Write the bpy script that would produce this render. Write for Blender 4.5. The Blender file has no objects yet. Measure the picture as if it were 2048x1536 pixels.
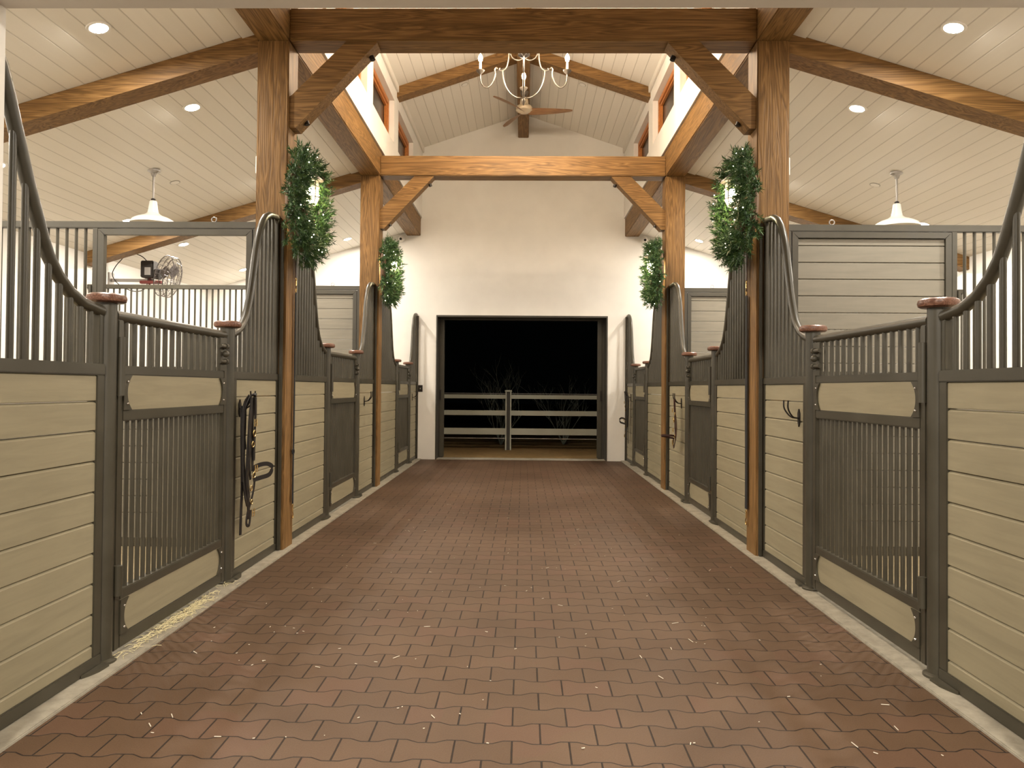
import bpy, bmesh, math, random
from mathutils import Vector, Matrix
random.seed(7)
S = bpy.context.scene
COL = S.collection

# ------------------------------------------------------------------ camera, world, exposure
def make_camera():
    cx, yaw, pitch, roll, u0, v0, F = 0.0287, 0.0182, 0.0149, 0.0085, 1018.92, 753.43, 1500.0
    fwd = Vector((-math.sin(yaw), math.cos(yaw), 0)); rt = Vector((math.cos(yaw), math.sin(yaw), 0)); up = Vector((0, 0, 1))
    f2 = fwd*math.cos(pitch)+up*math.sin(pitch); u2 = -fwd*math.sin(pitch)+up*math.cos(pitch)
    r3 = rt*math.cos(roll)+u2*math.sin(roll); u3 = -rt*math.sin(roll)+u2*math.cos(roll)
    cd = bpy.data.cameras.new('camera'); cam = bpy.data.objects.new('camera', cd); COL.objects.link(cam)
    m = Matrix((( r3.x, u3.x, -f2.x, cx), (r3.y, u3.y, -f2.y, 0), (r3.z, u3.z, -f2.z, 1.24), (0, 0, 0, 1)))
    cam.matrix_world = m
    cd.sensor_width = 36; cd.sensor_fit = 'HORIZONTAL'; cd.lens = F/2048*36
    cd.shift_x = (1024-u0)/2048; cd.shift_y = (v0-768)/2048
    cd.clip_start = 0.05; cd.clip_end = 300
    S.camera = cam
make_camera()
S.view_settings.view_transform = 'Standard'
S.view_settings.look = 'None'
S.view_settings.exposure = 1.72
S.view_settings.gamma = 1.0
S.view_settings.use_curve_mapping = False
W = bpy.data.worlds.new('night'); S.world = W; W.use_nodes = True
W.node_tree.nodes['Background'].inputs[0].default_value = (0.02, 0.026, 0.024, 1)
W.node_tree.nodes['Background'].inputs[1].default_value = 0.006

# light tuning
P_DOWN = 13.0      # each recessed light
P_CHAND = 68.0     # each chandelier candle
P_LANT = 3.6      # each wall lantern
P_FILL = 78.0     # each fill lamp added behind the camera
WARM = (1.0, 0.83, 0.62)
LEDC = (1.0, 0.92, 0.80)

def lamp(kind, name, loc, power, color, parent=None, **kw):
    d = bpy.data.lights.new(name, kind); d.energy = power; d.color = color
    for k, v in kw.items():
        if k != 'rot': setattr(d, k, v)
    o = bpy.data.objects.new(name, d); COL.objects.link(o); o.location = loc
    if 'rot' in kw: o.rotation_euler = kw['rot']
    if parent: o.parent = parent
    return o
# unseen fill lamps, added to light the foreground
for x in (-1.1, 1.1):
    lamp('AREA', 'added_fill_lamp', (x, -0.6, 3.3), P_FILL, LEDC, shape='DISK', size=0.5)

# ------------------------------------------------------------------ materials
def mat(name, color, rough=0.6, metal=0.0, emit=None, estr=0.0, spec=None):
    m = bpy.data.materials.new(name); m.use_nodes = True
    b = m.node_tree.nodes['Principled BSDF']
    b.inputs['Base Color'].default_value = (*color, 1); b.inputs['Roughness'].default_value = rough
    b.inputs['Metallic'].default_value = metal
    if spec is not None: b.inputs['Specular IOR Level'].default_value = spec
    if emit: b.inputs['Emission Color'].default_value = (*emit, 1); b.inputs['Emission Strength'].default_value = estr
    return m
class N:
    def __init__(s, m): s.t = m.node_tree; s.b = s.t.nodes['Principled BSDF']
    def new(s, ty, **kw):
        n = s.t.nodes.new(ty)
        for k, v in kw.items(): setattr(n, k, v)
        return n
    def l(s, a, b): s.t.links.new(a, b)
    def put(s, sock, v):
        if isinstance(v, (int, float)): sock.default_value = v
        elif isinstance(v, tuple): sock.default_value = v
        else: s.l(v, sock)
    def math(s, op, a, b=0.0, c=0.0):
        n = s.new('ShaderNodeMath', operation=op)
        s.put(n.inputs[0], a); s.put(n.inputs[1], b); s.put(n.inputs[2], c)
        return n.outputs[0]
    def coords(s, scale=(1, 1, 1), obj=False):
        if obj:
            tc = s.new('ShaderNodeTexCoord'); src = tc.outputs['Object']
        else:
            g = s.new('ShaderNodeNewGeometry'); src = g.outputs['Position']
        mp = s.new('ShaderNodeMapping'); mp.inputs['Scale'].default_value = scale
        s.l(src, mp.inputs['Vector']); return mp.outputs[0]
    def noise(s, vec, scale, detail=4, rough=0.55, dist=0.0):
        n = s.new('ShaderNodeTexNoise'); s.l(vec, n.inputs['Vector']); n.inputs['Scale'].default_value = scale
        n.inputs['Detail'].default_value = detail; n.inputs['Roughness'].default_value = rough; n.inputs['Distortion'].default_value = dist
        return n.outputs['Fac']
    def ramp(s, fac, stops):
        n = s.new('ShaderNodeValToRGB'); s.l(fac, n.inputs[0]); e = n.color_ramp.elements
        while len(e) < len(stops): e.new(0.5)
        for i, (p, c) in enumerate(stops): e[i].position = p; e[i].color = (*c, 1)
        return n.outputs[0]
    def mix(s, fac, a, b, mode='MIX'):
        n = s.new('ShaderNodeMix', data_type='RGBA', blend_type=mode)
        s.put(n.inputs[0], fac); s.put(n.inputs[6], a); s.put(n.inputs[7], b); return n.outputs[2]
    def bump(s, h, strength=0.3, dist=0.01):
        n = s.new('ShaderNodeBump'); n.inputs['Strength'].default_value = strength; n.inputs['Distance'].default_value = dist
        s.l(h, n.inputs['Height']); s.l(n.outputs[0], s.b.inputs['Normal'])
    def color(s, c): s.l(c, s.b.inputs['Base Color'])

def wood(name, dark, mid, light, axis, rough=0.55, sc=1.0, bump=0.35):
    m = mat(name, mid, rough, spec=0.3); n = N(m)
    k = [9*sc, 9*sc, 9*sc]; k[axis] = 0.55*sc
    v = n.coords(tuple(k))
    f = n.noise(v, 1.0, 3, 0.5, 1.6)
    w = n.math('FRACT', n.math('MULTIPLY', f, 9.0)); w = n.math('ABSOLUTE', n.math('SUBTRACT', w, 0.5))
    k2 = [60*sc, 60*sc, 60*sc]; k2[axis] = 2.0*sc
    g = n.noise(n.coords(tuple(k2)), 1.0, 2, 0.6)
    h = n.math('ADD', n.math('MULTIPLY', w, 0.9), n.math('MULTIPLY', g, 0.5))
    c = n.ramp(h, [(0.15, dark), (0.5, mid), (0.85, light)])
    big = n.noise(n.coords((1, 1, 1)), 1.3, 2)
    c = n.mix(n.math('MULTIPLY', big, 0.35), c, (*dark, 1))
    n.color(c); n.bump(h, bump, 0.004)
    return m
TD, TM, TL = (0.090, 0.045, 0.012), (0.205, 0.108, 0.034), (0.32, 0.180, 0.066)
M_TX = wood('timber_across', TD, TM, TL, 0)
M_TY = wood('timber_lengthways', TD, TM, TL, 1)
M_TZ = wood('timber_upright', TD, TM, TL, 2, bump=0.6)
M_CAP = wood('turned_cap_wood', (0.075, 0.030, 0.018), (0.155, 0.072, 0.045), (0.26, 0.135, 0.09), 1, 0.3, 2.0, 0.1)
M_FANW = wood('fan_blade_wood', (0.16, 0.08, 0.04), (0.30, 0.16, 0.08), (0.42, 0.25, 0.14), 0, 0.4, 1.5, 0.1)
M_WINW = wood('window_frame_wood', (0.30, 0.10, 0.02), (0.48, 0.18, 0.05), (0.6, 0.26, 0.08), 1, 0.4, 1.5, 0.1)

def boards(name, base, axis):
    m = mat(name, base, 0.6); n = N(m)
    k = [28, 28, 28]; k[axis] = 2.2
    f = n.noise(n.coords(tuple(k)), 1.0, 4, 0.6, 0.6)
    d = tuple(c*0.86 for c in base); l = tuple(min(1, c*1.1) for c in base)
    c = n.ramp(f, [(0.3, d), (0.55, base), (0.8, l)])
    dirt = n.noise(n.coords((1.4, 1.4, 1.4)), 1.5, 3)
    c = n.mix(n.math('MULTIPLY', dirt, 0.22), c, (*tuple(x*0.8 for x in base), 1))
    n.color(c); n.bump(f, 0.18, 0.002)
    return m
BG = (0.275, 0.240, 0.155)
M_BY = boards('taupe_boards', BG, 1)
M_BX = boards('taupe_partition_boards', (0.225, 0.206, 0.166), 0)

def steel():
    m = mat('grey_painted_steel', (0.080, 0.073, 0.055), 0.38); n = N(m)
    f = n.noise(n.coords(), 5.0, 4)
    n.color(n.ramp(f, [(0.3, (0.040, 0.035, 0.023)), (0.7, (0.056, 0.049, 0.033))]))
    n.l(n.math('ADD', n.math('MULTIPLY', f, 0.25), 0.27), n.b.inputs['Roughness'])
    return m
M_ST = steel()

def paint(name, base, sc=3.0, amt=0.06, rough=0.8, bump=0.08):
    m = mat(name, base, rough); n = N(m)
    f = n.noise(n.coords(), sc, 3)
    d = tuple(c*(1-amt) for c in base)
    n.color(n.ramp(f, [(0.3, d), (0.7, base)]))
    g = n.noise(n.coords(), 60, 2); n.bump(g, bump, 0.003)
    return m
M_WALL = paint('white_plaster', (0.76, 0.735, 0.69))
M_TRIM = paint('white_trim_paint', (0.74, 0.70, 0.64), 8, 0.04, 0.6)

def tongue_groove(name, base, sx, pitch):
    # boards run lengthways (world Y); grooves counted along X
    m = mat(name, base, 0.55); n = N(m)
    g = n.new('ShaderNodeNewGeometry'); sp = n.new('ShaderNodeSeparateXYZ'); n.l(g.outputs['Position'], sp.inputs[0])
    u = n.math('DIVIDE', n.math('ABSOLUTE', sp.outputs[0]), pitch)
    fr = n.math('FRACT', u)
    d = n.math('ABSOLUTE', n.math('SUBTRACT', fr, 0.5))
    grv = n.math('GREATER_THAN', d, 0.5-0.032)
    cell = n.math('FLOOR', u)
    wn = n.new('ShaderNodeTexWhiteNoise', noise_dimensions='1D'); n.l(cell, wn.inputs['W'])
    f = n.noise(n.coords((22, 1.5, 22)), 1.0, 3)
    var = n.math('ADD', n.math('MULTIPLY', wn.outputs[0], 0.5), n.math('MULTIPLY', f, 0.5))
    c = n.ramp(var, [(0.2, tuple(x*0.93 for x in base)), (0.8, base)])
    c = n.mix(n.math('MULTIPLY', grv, 0.34), c, (0.20, 0.16, 0.11, 1))
    n.color(c)
    h = n.math('SUBTRACT', 1.0, n.math('MULTIPLY', n.math('MAXIMUM', n.math('SUBTRACT', d, 0.45), 0.0), 20.0))
    n.bump(h, 0.5, 0.006)
    return m
M_CS = tongue_groove('white_tongue_and_groove', (0.78, 0.74, 0.675), 1, 0.133)

def pavers():
    m = mat('rubber_pavers', (0.1, 0.06, 0.04), 0.60, spec=0.36); n = N(m)
    g = n.new('ShaderNodeNewGeometry'); sp = n.new('ShaderNodeSeparateXYZ'); n.l(g.outputs['Position'], sp.inputs[0])
    x, y = sp.outputs[0], sp.outputs[1]
    PX, PY = 0.2, 0.139
    # wavy long joints: clamped sine gives flat crests with quick steps
    sn = n.math('COSINE', n.math('MULTIPLY', x, 2*math.pi/PX))
    k = n.math('ROUND', n.math('DIVIDE', y, PY))
    sg = n.math('SUBTRACT', 1.0, n.math('MULTIPLY', n.math('FRACT', n.math('MULTIPLY', k, 0.5)), 4.0))
    wv = n.math('MULTIPLY', n.math('MULTIPLY', n.math('MINIMUM', n.math('MAXIMUM', n.math('MULTIPLY', sn, 1.7), -1.0), 1.0), 0.0105), sg)
    v = n.math('DIVIDE', n.math('ADD', y, wv), PY)
    row = n.math('FLOOR', v); fv = n.math('FRACT', v)
    par = n.math('FRACT', n.math('MULTIPLY', row, 0.5))
    u = n.math('ADD', n.math('DIVIDE', x, PX), par)
    col = n.math('FLOOR', u); fu = n.math('FRACT', u)
    dv = n.math('MULTIPLY', n.math('SUBTRACT', 0.5, n.math('ABSOLUTE', n.math('SUBTRACT', fv, 0.5))), PY)
    du = n.math('MULTIPLY', n.math('SUBTRACT', 0.5, n.math('ABSOLUTE', n.math('SUBTRACT', fu, 0.5))), PX)
    jn = n.noise(n.coords(), 18, 2)
    dv = n.math('SUBTRACT', dv, n.math('MULTIPLY', jn, 0.0018))
    du = n.math('SUBTRACT', du, n.math('MULTIPLY', jn, 0.0018))
    dm = n.math('MINIMUM', du, dv)
    joint = n.new('ShaderNodeMapRange'); n.l(dm, joint.inputs[0]); joint.inputs[1].default_value = 0.0002; joint.inputs[2].default_value = 0.0027
    cv = n.new('ShaderNodeCombineXYZ'); n.l(col, cv.inputs[0]); n.l(row, cv.inputs[1])
    wn = n.new('ShaderNodeTexWhiteNoise', noise_dimensions='2D'); n.l(cv.outputs[0], wn.inputs['Vector'])
    fine = n.noise(n.coords(), 190, 3, 0.75)
    big = n.noise(n.coords(), 1.1, 3)
    a = n.math('ADD', n.math('MULTIPLY', wn.outputs[0], 0.10), n.math('ADD', n.math('MULTIPLY', fine, 0.45), n.math('MULTIPLY', big, 0.5)))
    c = n.ramp(a, [(0.25, (0.050, 0.026, 0.012)), (0.5, (0.084, 0.047, 0.025)), (0.8, (0.130, 0.076, 0.044))])
    red = n.noise(n.coords((1, 1, 1)), 0.9, 2)
    c = n.mix(n.math('MULTIPLY', n.math('GREATER_THAN', n.math('MULTIPLY', wn.outputs[0], red), 0.42), 0.22), c, (0.11, 0.048, 0.032, 1))
    c = n.mix(joint.outputs[0], (0.016, 0.009, 0.006, 1), c)
    n.color(c)
    h = n.math('ADD', joint.outputs[0], n.math('MULTIPLY', fine, 0.25))
    n.bump(h, 0.9, 0.006)
    return m
M_PAV = pavers()

def concrete(name, base, sc=14):
    m = mat(name, base, 0.9); n = N(m)
    f = n.noise(n.coords(), sc, 6, 0.65)
    n.color(n.ramp(f, [(0.3, tuple(c*0.72 for c in base)), (0.55, base), (0.8, tuple(min(1, c*1.2) for c in base))]))
    n.bump(f, 0.35, 0.006); return m
M_CON = concrete('worn_concrete', (0.31, 0.28, 0.22))
M_BED = concrete('stall_bedding', (0.34, 0.27, 0.16), 30)
M_DIRT = concrete('dry_yard_dirt', (0.30, 0.19, 0.07), 9)
M_DOORD = mat('dark_door_steel', (0.045, 0.040, 0.031), 0.5)
M_VINYL = mat('fence_boards_grey_green', (0.42, 0.42, 0.34), 0.6)
M_BARK = mat('pale_bark', (0.16, 0.18, 0.15), 0.9)
M_BRASS = mat('brass', (0.75, 0.55, 0.25), 0.25, 1.0)
M_CHROME = mat('chrome', (0.8, 0.8, 0.8), 0.15, 1.0)
M_BLK = mat('black_leather', (0.012, 0.009, 0.008), 0.45)
M_LEA = mat('dark_brown_leather', (0.045, 0.015, 0.010), 0.4)
M_WEB = mat('black_webbing', (0.008, 0.008, 0.009), 0.8)
M_IRON = mat('dark_iron', (0.03, 0.025, 0.022), 0.45, 0.6)
M_CHI = mat('aged_pewter', (0.13, 0.11, 0.09), 0.45, 0.3)
M_IVORY = mat('ivory_candle_sleeve', (0.85, 0.72, 0.45), 0.5, emit=(1, 0.75, 0.35), estr=0.0)
M_FLAME = mat('lit_candle_bulb', (1, 0.9, 0.7), 0.3, emit=(1, 0.74, 0.46), estr=90)
M_LENS = mat('lit_recessed_lens', (1, 1, 1), 0.3, emit=(1, 0.96, 0.9), estr=30)
M_LBULB = mat('lit_lantern_bulb', (1, 0.9, 0.7), 0.3, emit=(1, 0.82, 0.5), estr=30)
M_FAIRY = mat('lit_fairy_bulb', (1, 0.95, 0.85), 0.3, emit=(1, 0.88, 0.7), estr=6)
M_ENAM = mat('white_enamel', (0.80, 0.78, 0.74), 0.25)
M_WPL = mat('white_plastic', (0.78, 0.75, 0.70), 0.4)
M_GALV = mat('galvanised_metal', (0.35, 0.33, 0.31), 0.4, 0.7)
M_FCAGE = mat('dark_fan_wire', (0.10, 0.085, 0.08), 0.35, 0.7)
M_RED = mat('dark_red_bracket', (0.14, 0.02, 0.015), 0.5)
M_CREAM = mat('brushed_cream_metal', (0.62, 0.52, 0.38), 0.35, 0.3)
M_GLD = mat('night_window_glass', (0.030, 0.028, 0.024), 0.25)
M_STRAW = mat('pale_straw', (0.62, 0.55, 0.33), 0.8)
M_CHIP = mat('pale_chips', (0.62, 0.56, 0.46), 0.8)
def glass(name):
    m = mat(name, (1, 0.95, 0.85), 0.05); b = m.node_tree.nodes['Principled BSDF']
    b.inputs['Alpha'].default_value = 0.14
    return m
M_GLASS = glass('clear_lantern_glass')
def foliage():
    m = mat('evergreen_needles', (0.03, 0.07, 0.02), 0.5); n = N(m)
    f = n.noise(n.coords(), 22, 3)
    n.color(n.ramp(f, [(0.3, (0.016, 0.048, 0.018)), (0.5, (0.045, 0.11, 0.030)), (0.75, (0.12, 0.19, 0.045))]))
    return m
M_FOL = foliage()
M_CONE = mat('pine_cone_brown', (0.13, 0.075, 0.04), 0.7)
M_LEAFL = mat('pale_green_leaf', (0.30, 0.32, 0.17), 0.6)

# ------------------------------------------------------------------ mesh builder
class MB:
    def __init__(s): s.v = []; s.f = []
    def add(s, vs, fs):
        o = len(s.v); s.v += [tuple(p) for p in vs]; s.f += [[i+o for i in f] for f in fs]; return s
    def box(s, x0, x1, y0, y1, z0, z1, bev=0.0):
        x0, x1 = sorted((x0, x1)); y0, y1 = sorted((y0, y1)); z0, z1 = sorted((z0, z1))
        if bev > 0:
            bm = bmesh.new(); bmesh.ops.create_cube(bm, size=1)
            for v in bm.verts: v.co = Vector(((x0+x1)/2+v.co.x*(x1-x0), (y0+y1)/2+v.co.y*(y1-y0), (z0+z1)/2+v.co.z*(z1-z0)))
            bmesh.ops.bevel(bm, geom=list(bm.edges), offset=bev, segments=2, affect='EDGES')
            bm.verts.index_update()
            s.add([v.co[:] for v in bm.verts], [[v.index for v in f.verts] for f in bm.faces]); bm.free(); return s
        return s.add([(x0, y0, z0), (x1, y0, z0), (x1, y1, z0), (x0, y1, z0), (x0, y0, z1), (x1, y0, z1), (x1, y1, z1), (x0, y1, z1)],
                     [[0, 3, 2, 1], [4, 5, 6, 7], [0, 1, 5, 4], [1, 2, 6, 5], [2, 3, 7, 6], [3, 0, 4, 7]])
    def tube(s, pts, r, n=10, closed=False, cap=True, flat=None, up=None):
        pts = [Vector(p) for p in pts]; m = len(pts); rs = r if isinstance(r, (list, tuple)) else [r]*m
        rings = []; prev = None
        for i, p in enumerate(pts):
            if closed: t = pts[(i+1) % m]-pts[i-1]
            else: t = pts[min(i+1, m-1)]-pts[max(i-1, 0)]
            if t.length < 1e-9: t = Vector((0, 0, 1))
            t.normalize()
            if prev is None:
                a = Vector(up) if up else (Vector((0, 0, 1)) if abs(t.z) < 0.9 else Vector((0, 1, 0)))
            else: a = prev
            a = (a-t*a.dot(t)); a.normalize() if a.length > 1e-6 else None
            if a.length < 1e-6: a = t.orthogonal().normalized()
            b = t.cross(a); prev = a; ring = []
            for k in range(n):
                th = 2*math.pi*k/n; ca, sa = math.cos(th), math.sin(th)
                ra = rs[i]; rb = rs[i] if flat is None else flat
                ring.append(p+a*ca*ra+b*sa*rb)
            rings.append(ring)
        vs = [q for rg in rings for q in rg]; fs = []
        cnt = m if closed else m-1
        for i in range(cnt):
            j = (i+1) % m
            for k in range(n): fs.append([i*n+k, i*n+(k+1) % n, j*n+(k+1) % n, j*n+k])
        if cap and not closed: fs.append(list(range(n))[::-1]); fs.append([(m-1)*n+k for k in range(n)])
        return s.add(vs, fs)
    def cyl(s, p0, p1, r, n=16, r1=None): return s.tube([p0, p1], [r, r if r1 is None else r1], n)
    def strap(s, pts, w, t, up):   # flat band: width w along 'up', thickness t
        pts = [Vector(p) for p in pts]; m = len(pts); vs = []; fs = []
        for i, p in enumerate(pts):
            d = (pts[min(i+1, m-1)]-pts[max(i-1, 0)]).normalized(); a = Vector(up); a = (a-d*a.dot(d))
            a = a.normalized() if a.length > 1e-4 else d.orthogonal().normalized(); b = d.cross(a)
            for (ca, cb) in ((1, 1), (-1, 1), (-1, -1), (1, -1)): vs.append(p+a*ca*w/2+b*cb*t/2)
        for i in range(m-1):
            for k in range(4): fs.append([i*4+k, i*4+(k+1) % 4, (i+1)*4+(k+1) % 4, (i+1)*4+k])
        fs += [[3, 2, 1, 0], [(m-1)*4+k for k in range(4)]]
        return s.add(vs, fs)
    def lathe(s, prof, c, n=24, axis=2):
        vs = []; fs = []
        for (r, h) in prof:
            for k in range(n):
                a = 2*math.pi*k/n; p = [r*math.cos(a), r*math.sin(a), h]
                if axis == 0: p = [h, p[0], p[1]]
                if axis == 1: p = [p[0], h, p[1]]
                vs.append((c[0]+p[0], c[1]+p[1], c[2]+p[2]))
        m = len(prof)
        for i in range(m-1):
            for k in range(n): fs.append([i*n+k, i*n+(k+1) % n, (i+1)*n+(k+1) % n, (i+1)*n+k])
        if prof[0][0] > 1e-5: fs.append(list(range(n))[::-1])
        if prof[-1][0] > 1e-5: fs.append([(m-1)*n+k for k in range(n)])
        return s.add(vs, fs)
    def ball(s, c, r, n=12, sz=1.0):
        return s.lathe([(r*math.sin(math.pi*i/8)+1e-6, -r*sz*math.cos(math.pi*i/8)) for i in range(9)], c, n)
    def torus(s, c, R, r, axis=1, n=24, m=8, sx=1.0):
        pts = []
        for k in range(n):
            a = 2*math.pi*k/n; u, w = R*math.cos(a)*sx, R*math.sin(a)
            p = {0: (0, u, w), 1: (u, 0, w), 2: (u, w, 0)}[axis]; pts.append((c[0]+p[0], c[1]+p[1], c[2]+p[2]))
        return s.tube(pts, r, m, closed=True, up={0: (1, 0, 0), 1: (0, 1, 0), 2: (0, 0, 1)}[axis])
    def prism(s, poly, axis, a, b):
        k = len(poly); vs = []
        for h in (a, b):
            for (p, q) in poly: vs.append({0: (h, p, q), 1: (p, h, q), 2: (p, q, h)}[axis])
        fs = [list(range(k))[::-1], [k+i for i in range(k)]]+[[i, (i+1) % k, k+(i+1) % k, k+i] for i in range(k)]
        return s.add(vs, fs)
    def mesh(s, name, origin=(0, 0, 0), smooth=True):
        me = bpy.data.meshes.new(name); ox, oy, oz = origin
        me.from_pydata([(x-ox, y-oy, z-oz) for x, y, z in s.v], [], s.f)
        bm = bmesh.new(); bm.from_mesh(me); bmesh.ops.recalc_face_normals(bm, faces=bm.faces); bm.to_mesh(me); bm.free()
        if smooth:
            me.polygons.foreach_set('use_smooth', [True]*len(me.polygons)); me.set_sharp_from_angle(angle=math.radians(35))
        return me
def link(name, me, material, parent=None):
    o = bpy.data.objects.new(name, me); COL.objects.link(o)
    if material and not me.materials: me.materials.append(material)
    if parent: o.parent = parent
    return o
def tag(o, label, cat, group=None):
    o['label'] = label; o['category'] = cat
    o['kind'] = 'thing'
    if group: o['group'] = group
    return o
def struct(name, mb, m, parent=None):
    o = link(name, mb.mesh(name), m, parent)
    if not parent: o['kind'] = 'structure'
    return o
class Thing:
    def __init__(s, name, label, cat, loc, group=None):
        s.o = bpy.data.objects.new(name, None); COL.objects.link(s.o); s.o.location = loc; s.loc = loc
        s.o.empty_display_size = 0.1; tag(s.o, label, cat, group)
    def part(s, name, mb, m, parent=None, label=None):
        o = link(name, mb.mesh(name, s.loc), m, parent or s.o)
        if label: o['label'] = label
        return o
    def inst(s, name, me, world, scale=None, parent=None):
        o = bpy.data.objects.new(name, me); COL.objects.link(o); o.parent = parent or s.o
        o.location = tuple(a-b for a, b in zip(world, s.loc))
        if scale: o.scale = scale
        return o
def solid(name, mb, m, label, cat, group=None):
    vs = mb.v; cx = (min(v[0] for v in vs)+max(v[0] for v in vs))/2; cy = (min(v[1] for v in vs)+max(v[1] for v in vs))/2; cz = min(v[2] for v in vs)
    o = link(name, mb.mesh(name, (cx, cy, cz)), m); o.location = (cx, cy, cz)
    return tag(o, label, cat, group)

# ------------------------------------------------------------------ dimensions
PIN, POUT = 1.76, 2.0            # timber posts: aisle face, outer face
P1, P2, PT = 5.60, 9.20, 0.235   # post fronts, thickness
YW, YN = 12.89, 2.44             # far wall face, near wall inner face
ZB, ZT = 3.855, 4.10             # tie beams
XO = 5.45                        # outer wall
CI = 1.74                        # clerestory inner face
ZE, ZR = 5.38, 5.965             # nave eave, apex
def side_z(x): return 3.92-(abs(x)-2.0)*0.30
SD = {-1: 'left', 1: 'right'}

# ------------------------------------------------------------------ setting
b = MB().box(-1.714, 1.714, -4.0, YW+0.02, -0.1, 0.0); struct('floor', b, M_PAV)
for s in (-1, 1):
    b = MB().box(s*1.714, s*2.02, 2.2, YW, -0.1, 0.012, 0.004)
    struct('trim_%d' % (1 if s < 0 else 2), b, M_CON)
    b = MB().box(s*2.02, s*(XO+0.2), 2.2, YW, -0.1, 0.005); struct('floor_stalls_'+SD[s], b, M_BED)
    b = MB().box(s*1.714, s*(XO+0.2), -4.0, 2.2, -0.1, 0.0); struct('floor_lobby_'+SD[s], b, M_CON)
b = MB().box(-1.475, 1.475, YW+0.02, YW+0.34, -0.1, 0.006); struct('trim_3', b, M_CON)
b = MB().box(-40, 40, YW+0.34, 60, -0.14, -0.02); struct('floor_yard', b, M_DIRT)

def gable(y0, y1, ox, oz, name):
    out = [(-XO-.2, 0), (-ox, 0), (-ox, oz), (ox, oz), (ox, 0), (XO+.2, 0), (XO+.2, side_z(XO)+.1), (2.0, side_z(2.0)+.1), (2.0, ZE+.1), (0, ZR+.1),
           (-2.0, ZE+.1), (-2.0, side_z(2.0)+.1), (-XO-.2, side_z(XO)+.1)]
    # split into convex pieces so the faces stay clean
    mb = MB()
    mb.prism([(-XO-.2, 0), (-ox, 0), (-ox, oz), (-XO-.2, oz)], 1, y0, y1)
    mb.prism([(XO+.2, 0), (ox, 0), (ox, oz), (XO+.2, oz)], 1, y0, y1)
    up = [(-XO-.2, oz), (XO+.2, oz), (XO+.2, side_z(XO)+.1), (2.0, side_z(2.0)+.1), (2.0, ZE+.1), (0, ZR+.1), (-2.0, ZE+.1), (-2.0, side_z(2.0)+.1), (-XO-.2, side_z(XO)+.1)]
    if name == 'wall_near':
        mb.prism([(-XO-.2, oz), (XO+.2, oz), (XO+.2, oz+.35), (-XO-.2, oz+.35)], 1, y0, y1)
        up[0] = (-XO-.2, oz+.35); up[1] = (XO+.2, oz+.35)
        struct('wall_near_gable', MB().prism(up, 1, y0, y1), M_TX)   # unseen gable above the opening; timber finish added to cut bounce light
    else: mb.prism(up, 1, y0, y1)
    return struct(name, mb, M_WALL)
gable(YW, YW+0.3, 1.475, 2.485, 'wall_far')
gable(YN-0.24, YN, 1.697, 2.485, 'wall_near')
for s in (-1, 1):
    struct('wall_'+SD[s], MB().box(s*XO, s*(XO+.2), -4.2, YW, 0, 3.05), M_WALL)
    # clerestory wall with three window openings
    wy = [(3.38, 4.80), (5.13, 6.55), (6.88, 8.30), (8.63, 10.05), (10.38, 11.80)]
    z0, z1 = 4.52, 5.11
    mb = MB().box(s*CI, s*1.98, YN, YW, 4.167, z0).box(s*CI, s*1.98, YN, YW, z1, ZE+.06)
    e = [YN]+[v for p in wy for v in p]+[YW]
    for i in range(0, len(e), 2): mb.box(s*CI, s*1.98, e[i], e[i+1], z0, z1)
    struct('wall_clerestory_'+SD[s], mb, M_WALL)
    struct('trim_%d' % (4 if s < 0 else 5), MB().box(s*(CI-.028), s*CI, YN, YW, ZE-.085, ZE+.01, .006), M_TRIM)
    for k, (a, c) in enumerate(wy):
        wn = link('window_%d' % (k+1+(5 if s > 0 else 0)), MB().box(s*1.862, s*1.872, a+.02, c-.02, z0+.02, z1-.02).mesh('w'), M_GLD); wn['kind'] = 'structure'
        f = MB()
        for (ya, yb, za, zb) in ((a, a+.07, z0, z1), (c-.07, c, z0, z1), (a+.07, c-.07, z0, z0+.07), (a+.07, c-.07, z1-.07, z1)):
            f.box(s*1.81, s*1.88, ya, yb, za, zb, .006)
        link('window_frame', f.mesh('window_frame'), M_WINW, wn)
        f = MB()
        for (ya, yb, za, zb) in ((a+.075, a+.11, z0+.075, z1-.075), (c-.11, c-.075, z0+.075, z1-.075), (a+.11, c-.11, z0+.075, z0+.11), (a+.11, c-.11, z1-.11, z1-.075)):
            f.box(s*1.825, s*1.86, ya, yb, za, zb, .004)
        link('sash', f.mesh('sash'), M_WINW, wn)
    # ceilings
    mb = MB().prism([(s*2.001, side_z(2.0)), (s*(XO+.2), side_z(XO+.2)), (s*(XO+.2), side_z(XO+.2)+.12), (s*2.001, side_z(2.0)+.12)], 1, YN, YW)
    struct('ceiling_stalls_'+SD[s], mb, M_CS)
    mb = MB().prism([(0, ZR), (s*2.1, ZR-(ZR-ZE)*2.1/CI), (s*2.1, ZR-(ZR-ZE)*2.1/CI+.12), (0, ZR+.12)], 1, YN, YW)
    struct('ceiling_nave_'+SD[s], mb, M_CS)
    struct('trim_%d' % (6 if s < 0 else 7), MB().prism([(s*2.0, side_z(2.0)-.012), (s*2.12, side_z(2.12)-.012), (s*2.12, side_z(2.12)+.01), (s*2.0, side_z(2.0)+.01)], 1, YN, YW), M_TRIM)
# lobby shell behind the camera
struct('ceiling_lobby', MB().box(-XO-.2, XO+.2, -4.2, YN-.24, 3.4, 3.5), M_TRIM)
struct('wall_back', MB().box(-XO-.2, XO+.2, -4.2, -4.0, 0, 3.5), M_WALL)
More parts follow.
